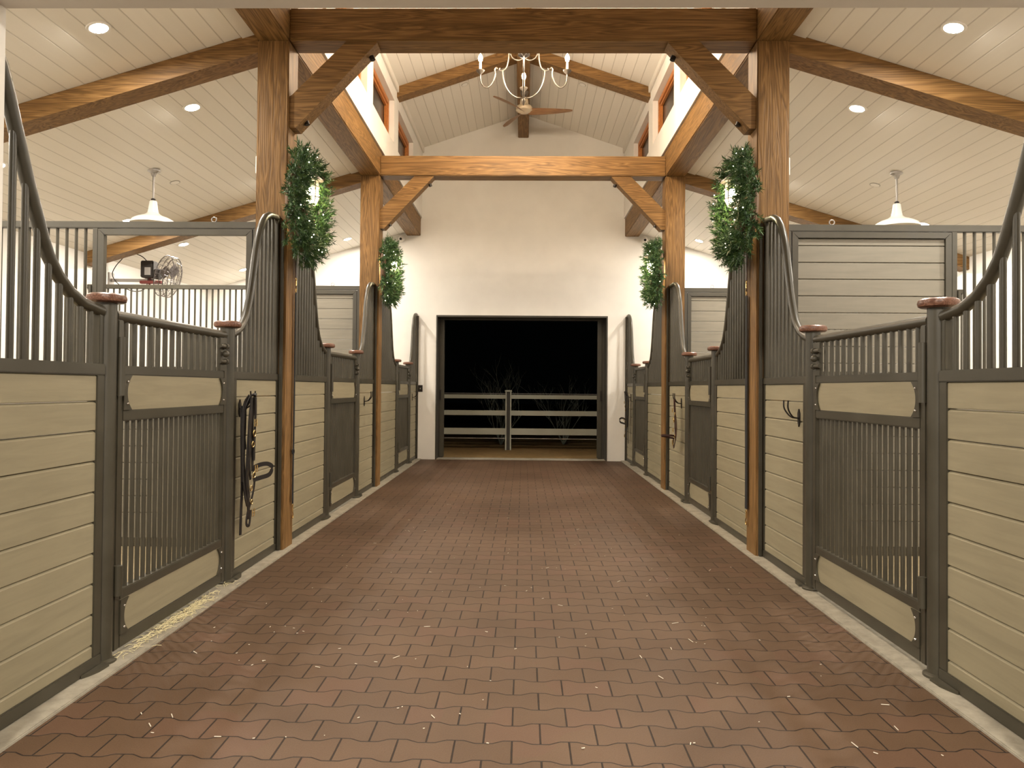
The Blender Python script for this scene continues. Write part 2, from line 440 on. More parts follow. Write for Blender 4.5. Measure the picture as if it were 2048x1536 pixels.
# sliding doors parked outside the far opening
for s, xe in ((-1, 1.375), (1, 1.345)):
    d = link('door_%d' % (1 if s < 0 else 2), MB().box(s*xe, s*3.1, YW+.315, YW+.365, 0.01, 2.6, .004).mesh('d'), M_DOORD); d['kind'] = 'structure'
    link('door_edge', MB().box(s*(xe-.012), s*xe, YW+.31, YW+.37, 0.02, 2.6).mesh('e'), M_ST, d)
    hb = MB().box(s*xe, s*(xe+.06), YW+.295, YW+.318, 0.02, 2.6)
    link('door_stile', hb.mesh('hb'), M_ST, d)
    hd = MB().box(s*(xe+.035), s*(xe+.06), YW+.275, YW+.3, 1.02, 1.2, .004)
    link('door_pull', hd.mesh('hd'), M_IRON, d)
    struct('trim_%d' % (8 if s < 0 else 9), MB().box(s*1.455, s*1.475, YW-.004, YW+.3, 0.0, 2.485), M_DOORD)
struct('trim_10', MB().box(-1.455, 1.455, YW-.004, YW+.36, 2.455, 2.485).box(-1.6, 1.6, YW+.3, YW+.37, 2.43, 2.6), M_DOORD)

# ------------------------------------------------------------------ timber frame
def wbox(*a): return MB().box(*a, 0.008)
where = {P1: 'nearest the camera', P2: 'farther down the aisle'}
near = {P1: 'near', P2: 'far'}
for s in (-1, 1):
    for p in (P1, P2):
        t = solid('timber_post', wbox(s*PIN, s*POUT, p, p+PT, 0.0, ZB), M_TZ,
                  'square brown timber post on the %s, %s, with a wreath' % (SD[s], where[p]), 'post', 'timber posts along the aisle')
        # knee brace, 45 degrees
        mb = MB(); y0, y1 = p+.025, p+.175
        mb.prism([(s*PIN, 3.20), (s*(PIN-.05), 3.20), (s*1.10, ZB-.01), (s*1.10, ZB), (s*1.335, ZB), (s*PIN, 3.43)], 1, y0, y1)
        br = Thing('knee_brace', 'diagonal timber brace between the %s-hand %s post and its cross beam' % (SD[s], near[p]), 'brace', (s*PIN, p+.1, 3.2), 'knee braces')
        br.part('brace_beam', mb, M_TX)
        for (xx, zz) in ((1.655, 3.245), (1.155, 3.745)):
            br.part('bolt', MB().cyl((s*xx, p+.1, zz+.03), (s*(xx-.012), p+.1, zz), .02, 12), M_IRON)
        # side rafter at the post
        mb = MB().prism([(s*POUT, side_z(2.0)-.002), (s*XO, side_z(XO)-.002), (s*XO, side_z(XO)-.155), (s*POUT, side_z(2.0)-.155)], 1, p+.01, p+.22)
        solid('stall_rafter', mb, M_TX, 'sloping brown rafter over the %s stalls, starting at the %s timber post' % (SD[s], near[p]), 'beam', 'rafters over the stalls')
    solid('plate_beam', wbox(s*PIN, s*POUT, YN, YW, ZB, 4.165), M_TY, 'long timber beam running down the %s side of the aisle on top of the posts' % SD[s], 'beam', 'long beams on the posts')
    mb = MB().prism([(s*.09, ZR-.03), (s*CI, ZE-.005), (s*CI, ZE-.15), (s*.09, ZR-.18)], 1, 10.24, 10.44)
    solid('nave_rafter', mb, M_TX, '%s-hand sloping rafter under the raised ceiling, beside the ceiling fan' % SD[s], 'beam', 'rafters of the raised ceiling')
solid('tie_beam', wbox(-PIN, PIN, P1+.003, P1+PT-.003, ZB, ZT), M_TX, 'dark brown cross beam at the top of the picture between the two near posts', 'beam', 'cross beams between the posts')
solid('tie_beam', wbox(-PIN, PIN, P2+.003, P2+PT-.003, ZB, ZT), M_TX, 'orange-brown cross beam between the two far posts, in front of the end wall', 'beam', 'cross beams between the posts')
solid('ridge_beam', wbox(-.09, .09, YN, YW, 5.556, ZR-.03), M_TY, 'timber ridge beam along the peak of the raised ceiling, above the fan', 'beam')

# ------------------------------------------------------------------ stall fronts
XS = 1.83
BAR = MB().cyl((0, 0, 0), (0, 0, 1), .0128, 12).mesh('bar'); BAR.materials.append(M_ST)
BARL = MB().cyl((0, 0, 0), (0, 0, 1), .0110, 12).mesh('bar'); BARL.materials.append(M_ST)
PA = [(.0, 1.563), (.067, 1.566), (.186, 1.583), (.279, 1.62), (.358, 1.676), (.415, 1.738), (.452, 1.80), (.512, 1.925), (.555, 2.018), (.591, 2.107), (.625, 2.19), (.66, 2.28), (.70, 2.37), (.75, 2.44), (.80, 2.48), (.87, 2.495)]
PB = [(.0, 1.563), (.06, 1.565), (.131, 1.585), (.19, 1.61), (.247, 1.648), (.295, 1.695), (.331, 1.755), (.365, 1.825), (.395, 1.905), (.437, 2.04), (.48, 2.18), (.515, 2.27), (.55, 2.335), (.60, 2.40), (.66, 2.45), (.734, 2.482), (.82, 2.495), (.885, 2.50)]
def interp(P, d):
    if d <= P[0][0]: return P[0][1]
    for (a, za), (c, zc) in zip(P, P[1:]):
        if d <= c: return za+(zc-za)*(d-a)/(c-a)
    return P[-1][1]
def board_mb(fx, bx, y0, y1, joints):
    # horizontal boards with chamfered edges; fx = face x, bx = back x
    mb = MB(); e = .005*(1 if bx > fx else -1)
    for z1, z0 in zip(joints, joints[1:]):
        a, c = z0+.0018, z1-.0018
        mb.prism([(bx, a), (fx+e*.4, a), (fx, a+.002), (fx, c-.009), (fx+e*2.2, c), (bx, c)], 1, y0, y1)
    return mb
JZ = [1.285, 1.168, 1.041, .910, .778, .647, .515, .384, .253, .121, .06]
def front_panel(s, post, end, P, label):
    d = 1 if end > post else -1
    ya, yb = sorted((post+d*.047, end)); t = Thing('stall_front_panel', label, 'stall panel', (s*XS, (ya+yb)/2, 0.012), 'fixed stall front panels')
    xf, xb = s*1.803, s*1.855
    t.part('middle_rail', MB().box(xf, xb, ya, yb, 1.28, 1.33, .004), M_ST)
    t.part('base_rail', MB().box(xf, xb, ya, yb, .014, .068, .004), M_ST)
    fr = MB()
    # foot gusset at the round post
    fr.prism([(s*1.765, post+d*.05), (s*1.80, post+d*.04), (s*1.80, post+d*.20), (s*1.785, post+d*.17), (s*1.768, post+d*.12)], 2, .013, .026)
    t.part('foot_plate', fr, M_ST)
    st = MB().box(s*1.806, s*1.852, post+d*.047, post+d*.103, .068, 1.28, .003); t.part('stile', st, M_ST)
    st = MB().box(s*1.806, s*1.852, end-d*.048, end, .068, 1.28, .003); t.part('stile', st, M_ST)
    t.part('board_panel', board_mb(s*1.812, s*1.846, ya+.002, yb-.002, JZ), M_BY)
    L = abs(end-post); prof = [(dd, z) for dd, z in P if dd < L-.01 and dd >= .058]+([(L, interp(P, L))])
    pts = [(s*XS, post+d*.046, P[0][1])]+[(s*XS, post+d*dd, z) for dd, z in prof]
    t.part('curved_handrail', MB().tube(pts, .0255, 14, up=(1, 0, 0)), M_ST)
    # flat end bar and the round bars
    t.part('end_bar', MB().box(s*1.81, s*1.85, end-d*.042, end, 1.33, interp(P, L-.03)-.015, .003), M_ST)
    t.part('end_channel', MB().box(s*1.776, s*1.80, end-d*.022, end-d*.002, .014, interp(P, L-.03)-.02, .003), M_ST)
    fb = MB().box(s*1.815, s*1.845, post+d*.047, post+d*.075, 1.33, 1.545, .002); t.part('end_bar', fb, M_ST)
    k = max(1, round((L-.16)/.0735)); step = (L-.15)/k
    for i in range(k):
        dd = .105+step*(i+.3)
        t.inst('bar', BAR, (s*XS, post+d*dd, 1.325), (1, 1, interp(P, dd)-.018-1.325))
    return t
def gusset(t, s, y, dr, za, zb):
    # plate with a concave inner edge plus two bolts; dr = direction towards the board
    zc = (za+zb)/2; h = (zb-za)/2; pol = [(y, za), ]
    for i in range(13):
        z = za+(zb-za)*i/12; k = abs((z-zc)/h); pol.append((y+dr*(.030+.042*k**2.2), z))
    pol.append((y, zb))
    g = t.part('corner_plate', MB().prism(pol, 0, s*1.799, s*1.806), M_ST)
    for zz in (za+.03, zb-.03):
        t.part('bolt', MB().ball((s*1.797, y+dr*.027, zz), .0062, 8), M_CHROME, g)
def stall_door(s, a, c, label):
    y0, y1 = a+.06, c-.06
    t = Thing('stall_gate', label, 'stall door', (s*XS, (a+c)/2, .03), 'stall doors')
    xf, xb = s*1.806, s*1.852
    t.part('stile', MB().box(xf, xb, y0, y0+.045, .035, 1.535, .004), M_ST)
    t.part('stile', MB().box(xf, xb, y1-.045, y1, .035, 1.535, .004), M_ST)
    for za, zb in ((.035, .098), (.255, .30), (1.072, 1.123), (1.284, 1.327)):
        t.part('cross_rail', MB().box(xf, xb, y0+.045, y1-.045, za, zb, .004), M_ST)
    t.part('top_rail', MB().tube([(s*XS, y0, 1.553), (s*XS, y1, 1.553)], .0255, 14), M_ST)
    t.part('name_board', MB().box(s*1.81, s*1.845, y0+.045, y1-.045, 1.123, 1.284), M_BY)
    t.part('kick_board', MB().box(s*1.81, s*1.845, y0+.045, y1-.045, .098, .255), M_BY)
    for za, zb in ((1.123, 1.284), (.098, .255)):
        gusset(t, s, y0+.043, 1, za, zb); gusset(t, s, y1-.043, -1, za, zb)
    k = round((y1-y0-.10)/.0775); st = (y1-y0-.09)/k
    for i in range(k-1): t.inst('upper_bar', BAR, (s*XS, y0+.045+st*(i+.75), 1.325), (1, 1, .21))
    k = round((y1-y0-.09)/.0565); st = (y1-y0-.09)/k
    for i in range(k): t.inst('lower_bar', BARL, (s*XS, y0+.045+st*(i+.5), .298), (1, 1, .776))
    # hinge knuckles
    for za, zb in ((1.19, 1.455), (.29, .425)):
        t.part('hinge', MB().cyl((s*1.788, a+.052, za), (s*1.788, a+.052, zb), .019, 14).box(s*1.79, s*1.81, a+.045, a+.065, za+.02, zb-.02), M_ST)
    la = t.part('latch', MB().box(s*1.798, s*1.81, y1-.125, y1-.045, 1.33, 1.53, .002), M_ST)
    for z in (1.478, 1.385):
        t.part('latch_bolt', MB().cyl((s*1.785, y1-.16, z), (s*1.785, y1-.05, z), .0115, 10).cyl((s*1.785, y1-.085, z), (s*1.785, y1-.062, z), .018, 10), M_ST, la)
    t.part('knob', MB().ball((s*1.775, y1-.10, 1.431), .021, 14).cyl((s*1.775, y1-.10, 1.431), (s*1.80, y1-.10, 1.431), .009, 10), M_ST, la)
def stall_post(s, y, label):
    t = Thing('stall_post', label, 'post', (s*XS, y, .012), 'round steel stall posts')
    t.part('shaft', MB().cyl((s*XS, y, .012), (s*XS, y, 1.604), .0445, 28).lathe([(.062, .012), (.062, .022), (.046, .03)], (s*XS, y, 0), 28), M_ST)
    pr = [(.03, 1.603), (.070, 1.603), (.080, 1.609), (.0835, 1.622), (.080, 1.635), (.068, 1.643), (.0, 1.646)]
    t.part('cap', MB().lathe(pr, (s*XS, y, 0), 36), M_CAP, label='reddish brown turned wooden cap')
ORD = ['nearest', 'middle', 'farthest']
BAYS = {-1: [(YN, P1, 3.305, 4.675), (P1+PT, P2, 7.03, 8.30), (P2+PT, YW, 10.90, 12.08)],
        1: [(YN, P1, 3.285, 4.695), (P1+PT, P2, 7.03, 8.17), (P2+PT, YW, 10.84, 12.05)]}
for s in (-1, 1):
    for i, (b0, b1, a, c) in enumerate(BAYS[s]):
        o = ORD[i]
        stall_post(s, a, 'round steel post with wooden cap, hinge side of the %s %s stall door' % (o, SD[s]))
        stall_post(s, c, 'round steel post with wooden cap, latch side of the %s %s stall door' % (o, SD[s]))
        stall_door(s, a, c, '%s stall door on the %s, grey steel bars with taupe boards and latch' % (o, SD[s]))
        front_panel(s, a, b0, PA if i == 0 else PB, 'stall front panel with sweeping handrail on the camera side of the %s %s stall door' % (o, SD[s]))
        front_panel(s, c, b1, PB, 'stall front panel with sweeping handrail on the far side of the %s %s stall door' % (o, SD[s]))

# ------------------------------------------------------------------ partitions between stalls
def partition(s, p, open_panel, label):
    y0, y1 = p+.09, p+.14
    t = Thing('stall_partition', label, 'stall partition', (s*3.7, p+.11, 0.005), 'partitions between stalls')
    X0, XM, XE = POUT+.002, 3.29, XO
    t.part('rail', MB().box(s*X0, s*XE, y0, y1, 2.443, 2.495, .004), M_ST)
    t.part('rail', MB().box(s*X0, s*XE, y0, y1, 1.28, 1.33, .004), M_ST)
    t.part('rail', MB().box(s*X0, s*XE, y0, y1, .008, .068, .004), M_ST)
    t.part('stile', MB().box(s*X0, s*(X0+.045), y0-.004, y1+.004, .07, 2.443, .004), M_ST)
    t.part('stile', MB().box(s*(XM-.04), s*(XM+.0), y0+.001, y1-.001, .07, 2.443, .003), M_ST)
    jz = [1.28-.127*i for i in range(0, 9)]+[.07]
    def bx(mb, xa, xb, js):
        e = .005
        for z1, z0 in zip(js, js[1:]):
            a, c = z0+.0012, z1-.0012
            mb.prism([(y1-.008, a), (y0+.012+e*.4, a), (y0+.012, a+.002), (y0+.012, c-.008), (y0+.012+e*2.0, c), (y1-.008, c)], 0, xa, xb)
        return mb
    t.part('board_panel', bx(MB(), s*X0, s*XE, jz), M_BX)
    # swinging window frame, mitred
    fa, fb, za, zb, w = X0+.05, XM-.045, 1.335, 2.438, .047
    for q in ([(fa, za), (fb, za), (fb-w, za+w), (fa+w, za+w)], [(fa, zb), (fb, zb), (fb-w, zb-w), (fa+w, zb-w)],
              [(fa, za), (fa, zb), (fa+w, zb-w), (fa+w, za+w)], [(fb, za), (fb, zb), (fb-w, zb-w), (fb-w, za+w)]):
        sh = .0015
        cx = sum(v[0] for v in q)/4; cz = sum(v[1] for v in q)/4
        q = [(s*(x+(sh if x < cx else -sh)), z+(sh if z < cz else -sh)) for x, z in q]
        t.part('window_frame', MB().prism(q, 1, y0-.006, y1-.01), M_ST)
    if not open_panel:
        js = [zb-w+.002]+[z for z in [2.338-.127*i for i in range(0, 9)] if z > za+w+.02]+[za+w]
        t.part('upper_board_panel', bx(MB(), s*(fa+w), s*(fb-w), js), M_BX)
    k = int((XE-XM)/.0735)
    me = BARS2
    for i in range(k): t.inst('bar', me, (s*(XM+.03+.0735*(i+.5)), p+.115, 1.328), (1, 1, 2.445-1.328))
    t.part('latch_block', MB().box(s*XM, s*(XM+.022), y0-.01, y1-.02, 1.93, 2.0, .003), M_ST)
    t.part('lifting_eye', MB().torus((s*2.36, (y0+y1)/2, 2.515), .019, .0045, 1, 16, 6), M_GALV)
BARS2 = MB().cyl((0, 0, 0), (0, 0, 1), .0118, 10).mesh('bar'); BARS2.materials.append(M_ST)
partition(-1, P1, True, 'steel partition with an empty window frame, left of the near left timber post')
partition(1, P1, False, 'steel partition with a boarded window panel, right of the near right timber post')
partition(-1, P2, False, 'partition with taupe boards reaching the far left timber post')
partition(1, P2, False, 'partition with taupe boards reaching the far right timber post')

# ------------------------------------------------------------------ recessed lights
rowd = {2.87: 'aisle row', 4.58: 'outer row'}
LY = [(2.9, 0, 'camera-side'), (5.0, 0, 'far-side'), (6.44, 1, 'camera-side'), (8.61, 1, 'far-side'), (10.04, 2, 'camera-side'), (12.21, 2, 'far-side')]
nrm = math.atan(0.30)
for s in (-1, 1):
    for x in (2.87, 4.58):
        for y, st, en in LY:
            z = side_z(x)
            t = Thing('recessed_light', 'lit recessed light over the %s %s stall, %s, %s' % (ORD[st], SD[s], rowd[x], en), 'ceiling light', (s*x, y, z), 'recessed ceiling lights')
            R = Matrix.Rotation(s*nrm, 3, 'Y')
            def rot(mb):
                mb.v = [tuple(R @ Vector(v)+Vector(t.loc)) for v in mb.v]; return mb
            t.part('trim_ring', rot(MB().lathe([(.060, -.002), (.060, -.006), (.078, -.007), (.082, -.001), (.075, .0), (.060, -.002)], (0, 0, 0), 28)), M_WPL)
            t.part('lens', rot(MB().lathe([(.059, -.0015), (.059, -.0045), (.0, -.006)], (0, 0, 0), 28)), M_LENS)
            l = lamp('AREA', 'recessed_lamp', (0, 0, -.02), P_DOWN, LEDC, t.o, shape='DISK', size=.11)
            l.rotation_euler = (0, s*nrm*0.6, 0)
# sprinkler covers
def disc_cover(x, y, z, tilt, label):
    t = Thing('sprinkler_cover', label, 'sprinkler cover', (x, y, z), 'round sprinkler covers')
    R = Matrix.Rotation(tilt, 3, 'Y'); mb = MB().lathe([(.045, .0), (.045, -.006), (.0, -.007)], (0, 0, 0), 24)
    mb.v = [tuple(R @ Vector(v)+Vector(t.loc)) for v in mb.v]; t.part('disc', mb, M_WPL)
    mb = MB().torus((0, 0, -.002), .05, .0035, 2, 28, 6); mb.v = [tuple(R @ Vector(v)+Vector(t.loc)) for v in mb.v]; t.part('rim', mb, M_GALV)
for s in (-1, 1):
    disc_cover(s*3.71, 7.92, side_z(3.71), s*nrm, 'round sprinkler cover in the %s stall ceiling beside the hanging barn lamp' % SD[s])
    xx = .86; disc_cover(s*xx, 10.9, ZR-(ZR-ZE)*xx/CI, s*math.atan((ZR-ZE)/CI), 'round sprinkler cover in the raised ceiling, %s of the fan' % SD[s])

# ------------------------------------------------------------------ barn pendants
for s in (-1, 1):
    x, y = s*3.715, 7.47; z = side_z(3.715)
    t = Thing('barn_pendant_lamp', 'white enamel barn lamp hanging on a rod over the middle %s stall' % SD[s], 'pendant lamp', (x, y, z), 'barn pendant lamps')
    t.part('canopy', MB().lathe([(.062, z-.012), (.064, z-.0), (.05, z+.004)][::-1]+[(.03, z-.03), (.022, z-.05), (.02, z-.06)], (x, y, 0), 24), M_GALV)
    t.part('rod', MB().cyl((x, y, z-.05), (x, y, 3.095), .0095, 12), M_GALV)
    t.part('collar', MB().lathe([(.012, 3.12), (.022, 3.112), (.022, 3.095), (.016, 3.09)], (x, y, 0), 16), M_IRON)
    pr = [(.028, 3.095), (.036, 3.088), (.046, 3.01), (.054, 2.972), (.085, 2.948), (.15, 2.924), (.195, 2.900), (.213, 2.872), (.216, 2.86), (.209, 2.86), (.185, 2.893), (.09, 2.93), (.045, 2.95)]
    t.part('shade', MB().lathe(pr, (x, y, 0), 36), M_ENAM)

# ------------------------------------------------------------------ ceiling fan
fx, fy = .012, 10.85
t = Thing('ceiling_fan', 'ceiling fan with three wooden blades hanging from the ridge beam', 'ceiling fan', (fx, fy, 5.556))
t.part('canopy', MB().lathe([(.05, 5.556), (.062, 5.55), (.055, 5.51), (.03, 5.485), (.016, 5.48)], (fx, fy, 0), 24), M_CHI)
t.part('downrod', MB().cyl((fx, fy, 5.49), (fx, fy, 5.40), .014, 12), M_CHI)
t.part('motor_housing', MB().lathe([(.03, 5.445), (.055, 5.435), (.062, 5.37), (.068, 5.362), (.075, 5.35), (.105, 5.335), (.118, 5.315), (.112, 5.308), (.12, 5.30), (.12, 5.27), (.10, 5.262), (.08, 5.245), (.0, 5.235)], (fx, fy, 0), 36), M_CREAM)
for k, a in enumerate((-4, 115, -127)):
    a = math.radians(a); prof = [(.06, .045, .06), (.16, .055, .055), (.30, .062, .045), (.45, .060, .03), (.58, .050, .018), (.66, .040, .010), (.70, .022, .006)]
    ca, sa = math.cos(a), math.sin(a); mb = MB(); vs = []; fs = []
    for (r, w, tw) in prof:
        for (u, h) in ((1, -tw*.55), (0, .008), (-1, tw*.55), (0, -.008)):
            px, py = r, u*w+.02*math.sin(r*4)
            vs.append((fx+px*ca-py*sa, fy+px*sa+py*ca, 5.262+h+(.03 if r < .1 else 0)*0))
    for i in range(len(prof)-1):
        for j in range(4): fs.append([i*4+j, i*4+(j+1) % 4, (i+1)*4+(j+1) % 4, (i+1)*4+j])
    fs += [[0, 1, 2, 3], [(len(prof)-1)*4+j for j in range(4)]]
    mb.add(vs, fs); t.part('blade', mb, M_FANW)

# ------------------------------------------------------------------ chandelier
cx, cy = .01, 7.5
DZ = .032
t = Thing('chandelier', 'lit pewter chandelier with curved arms and candle bulbs between the two cross beams', 'chandelier', (cx, cy, 5.556))
st = MB().cyl((cx, cy, 4.10), (cx, cy, 4.60), .0085, 12).lathe([(.0, 4.075), (.006, 4.085), (.012, 4.10), (.02, 4.125), (.012, 4.15)], (cx, cy, 0), 16)
t.part('stem', st, M_CHI)
ch = MB()
for i in range(24):
    zc = 4.655+.037*i
    ch.torus((cx, cy, zc), .022, .004, 1 if i % 2 else 0, 14, 6)
t.part('chain', ch, M_CHI)
t.part('canopy', MB().lathe([(.065, 5.554), (.06, 5.53), (.02, 5.51)], (cx, cy, 0), 24), M_CHI)
t.part('hub', MB().lathe([(.01, 4.645), (.03, 4.63), (.055, 4.61), (.06, 4.59), (.04, 4.575), (.014, 4.565)], (cx, cy, 0), 24), M_IRON)
def cr(pts, n=6):
    P = [Vector(p) for p in pts]; P = [P[0]*2-P[1]]+P+[P[-1]*2-P[-2]]; out = []
    for i in range(1, len(P)-2):
        for k in range(n):
            u = k/n; a, b_, c, d = P[i-1], P[i], P[i+1], P[i+2]
            out.append(.5*((2*b_)+(-a+c)*u+(2*a-5*b_+4*c-d)*u*u+(-a+3*b_-3*c+d)*u**3))
    out.append(P[-2]); return out
RC = .437
for k in range(4):
    a = math.radians(90*k); ca, sa = math.cos(a), math.sin(a)
    def pp(r, z): return (cx+r*ca, cy+r*sa, z+(DZ if z > 1 else 0))
    arm = MB()
    # lower bowl rib
    arm.tube(cr([pp(.012, 4.125), pp(.07, 4.128), pp(.14, 4.175), pp(.19, 4.26), pp(.208, 4.34), pp(.212, 4.40)]), .0065, 8)
    # upper S rib
    arm.tube(cr([pp(.012, 4.52), pp(.06, 4.505), pp(.115, 4.53), pp(.150, 4.60)]), .006, 8)
    arm.tube(cr([pp(.175, 4.62), pp(.155, 4.61), pp(.150, 4.57), pp(.155, 4.50), pp(.175, 4.43), pp(.215, 4.398), pp(.245, 4.405), pp(.24, 4.425)]), .0065, 8)
    # outer candle arm
    arm.tube(cr([pp(.262, 4.415), pp(.275, 4.43), pp(.29, 4.41), pp(.285, 4.36), pp(.31, 4.28), pp(.355, 4.232), pp(.40, 4.238), pp(.432, 4.29), pp(.437, 4.365)]), .0065, 8)
    t.part('arm', arm, M_CHI)
    cp = t.part('candle_cup', MB().lathe([(.012, 4.36+DZ), (.018, 4.372+DZ), (.034, 4.385+DZ), (.042, 4.398+DZ), (.043, 4.402+DZ), (.012, 4.397+DZ)], pp(RC, 0), 20), M_CHI)
    t.part('candle_sleeve', MB().cyl(pp(RC, 4.397), pp(RC, 4.49), .0125, 14), M_IVORY, cp)
    bp = pp(RC, 0); t.part('bulb', MB().lathe([(.010, 4.49+DZ), (.020, 4.508+DZ), (.023, 4.527+DZ), (.017, 4.55+DZ), (.0, 4.577+DZ)], bp, 14), M_FLAME, cp)
    lamp('POINT', 'candle_lamp', (RC*ca, RC*sa, 4.54+DZ-5.556), P_CHAND, WARM, t.o, shadow_soft_size=.03)
    # upper small cup
    t.part('upper_cup', MB().lathe([(.006, 4.60+DZ), (.02, 4.612+DZ), (.034, 4.618+DZ), (.036, 4.624+DZ), (.0, 4.622+DZ)], pp(.152, 0), 18), M_CHI)

# ------------------------------------------------------------------ wall lanterns and wreaths
def lantern(s, y, z, label):
    x = s*PIN; t = Thing('wall_lantern', label, 'lantern', (x, y, z), 'lit jar lanterns on the timber posts')
    t.part('backplate', MB().lathe([(.055, 0), (.055, -s*.018), (.04, -s*.022)], (x, y, z+.1), 24, axis=0), M_CHI)
    lx = x-s*.15
    t.part('arm', MB().tube(cr([(x-s*.018, y, z+.1), (x-s*.08, y, z+.14), (lx, y, z+.12)]), .009, 10), M_CHI)
    t.part('cap', MB().lathe([(.0, z+.14), (.03, z+.135), (.06, z+.11), (.085, z+.09), (.088, z+.08), (.05, z+.08)], (lx, y, 0), 28), M_CHI)
    t.part('glass_jar', MB().lathe([(.048, z+.08), (.053, z+.05), (.053, z-.05), (.042, z-.085), (.0, z-.095)], (lx, y, 0), 24), M_GLASS)
    cg = MB()
    for zz in (z+.03, z-.05): cg.torus((lx, y, zz), .06, .0035, 2, 24, 6)
    for k in range(4):
        a = math.pi/4+k*math.pi/2; q = lambda r, h: (lx+r*math.cos(a), y+r*math.sin(a), h)
        cg.tube([q(.06, z+.08), q(.06, z-.06), q(.035, z-.105), q(0, z-.115)], .0035, 6)
    t.part('cage', cg, M_CHI)
    t.part('bulb', MB().ball((lx, y, z), .026, 14, 1.3), M_LBULB)
    lamp('POINT', 'lantern_lamp', (-s*.15, 0, -.062), P_LANT, (1, .84, .52), t.o, shadow_soft_size=.03)
def wreath(s, y, z, R, label, seed, cones, leaves):
    rnd = random.Random(seed); x = s*(PIN-.012); t = Thing('christmas_wreath', label, 'wreath', (x, y, z), 'evergreen wreaths on the timber posts')
    v = []; f = []
    Rm = R-.15
    def frame(a): return Vector((x-s*.072, y+Rm*math.cos(a), z+Rm*math.sin(a))), Vector((0, math.cos(a), math.sin(a))), Vector((-s, 0, 0)), Vector((0, -math.sin(a), math.cos(a)))
    def needle(p, d, L, w):
        sd = d.orthogonal().normalized(); sd = (Matrix.Rotation(rnd.uniform(0, 6.28), 3, d) @ sd)*w
        o = len(v); m = p+d*L*.5; v.extend([tuple(p-sd*.5), tuple(p+sd*.5), tuple(m+sd), tuple(p+d*L), tuple(m-sd)]); f.append([o, o+1, o+2, o+3, o+4])
    for i in range(900):
        a = rnd.uniform(0, 2*math.pi); c, ra, dp, tg = frame(a)
        ph = rnd.uniform(-.45*math.pi, 1.45*math.pi)  # full tube except the back
        if math.sin(ph) < -.25: continue
        od = ra*math.cos(ph)+dp*max(math.sin(ph), -.1)
        k0 = rnd.uniform(.02, .075); L = rnd.uniform(.07, .125)
        d = (od+tg*rnd.uniform(-.2, 1.0)+Vector([rnd.uniform(-.35, .35) for _ in range(3)])).normalized()
        p = c+od*k0; st = 13
        for j in range(st):
            q = p+d*L*j/st
            if s*q.x > PIN-.004: q.x = s*(PIN-.004)
            for w_ in range(3):
                nd = (d*.75+Vector([rnd.gauss(0, .6) for _ in range(3)])).normalized()
                if s*(q.x+nd.x*.05) > PIN-.002: nd.x = -abs(nd.x)*s
                needle(q, nd, rnd.uniform(.025, .045), .0030)
        needle(p+d*L*.9, d, .05, .004)
    fo = bpy.data.meshes.new('foliage'); fo.from_pydata([(a-b2, c-d2, e-f2) for (a, c, e) in v for (b2, d2, f2) in (t.loc,)], [], f)
    link('foliage', fo, M_FOL, t.o)
    # dark twig core
    t.part('twig_ring', MB().torus((x-s*.07, y, z), Rm, .035, 0, 36, 10), M_CONE)
    for a in cones:
        c, ra, dp, tg = frame(math.radians(a)); c = c+dp*.085+ra*rnd.uniform(-.04, .04); mb = MB()
        for i in range(7):
            h = i/6; r = .034*math.sin(math.pi*(.25+.68*h))
            for k in range(8):
                th = k*math.pi/4+i*.4; dd = (ra*math.cos(th)+tg*math.sin(th))
                p0 = c+dp*(-.03+.07*h)+dd*r*.4; p1 = c+dp*(-.035+.075*h)+dd*r*1.15
                mb.strap([p0, p1], .017, .004, tuple(dd.cross(dp)))
        t.part('pine_cone', mb, M_CONE)
    for a in leaves:
        c, ra, dp, tg = frame(math.radians(a))
        mb = MB()
        for k in range(4):
            dd = (dp*.35+ra*math.cos(k*1.1-1.4)+tg*math.sin(k*1.1-1.4)).normalized(); p = c+dp*.10
            sd = dd.cross(dp).normalized()
            mb.add([p, p+dd*.03+sd*.013, p+dd*.075+sd*.006, p+dd*.09, p+dd*.075-sd*.006, p+dd*.03-sd*.013, p+dd*.045+dp*.006], [[0, 1, 6], [1, 2, 6], [2, 3, 6], [3, 4, 6], [4, 5, 6], [5, 0, 6]])
        t.part('leaf_sprig', mb, M_LEAFL)
    bl = MB()
    for i in range(26):
        a = 2*math.pi*(i+rnd.random())/26; c, ra, dp, tg = frame(a); ph = rnd.uniform(.0, math.pi)
        bl.ball(c+ra*math.cos(ph)*.125+dp*math.sin(ph)*.135, .0042, 6)
    t.part('fairy_lights', bl, M_FAIRY)
for s in (-1, 1):
    for p, nm in ((P1, 'near'), (P2, 'far')):
        yy = p+PT/2; zz = 2.615 if p == P1 else 2.67
        lantern(s, yy, zz+.125, 'lit jar lantern inside the wreath on the %s %s timber post' % (nm, SD[s]))
        wreath(s, yy, zz, .465 if p == P1 else .435, {(-1, P1): 'evergreen wreath with fairy lights and pine cone on the near left timber post',
               (1, P1): 'evergreen wreath with pale leaf sprig on the near right timber post',
               (-1, P2): 'smaller looking evergreen wreath on the far left timber post', (1, P2): 'smaller looking evergreen wreath on the far right timber post'}[(s, p)],
               11+int(p)*3+s, (250, 60, 200) if s < 0 else (80, 215, 330), (20,) if s < 0 else (200, 250))

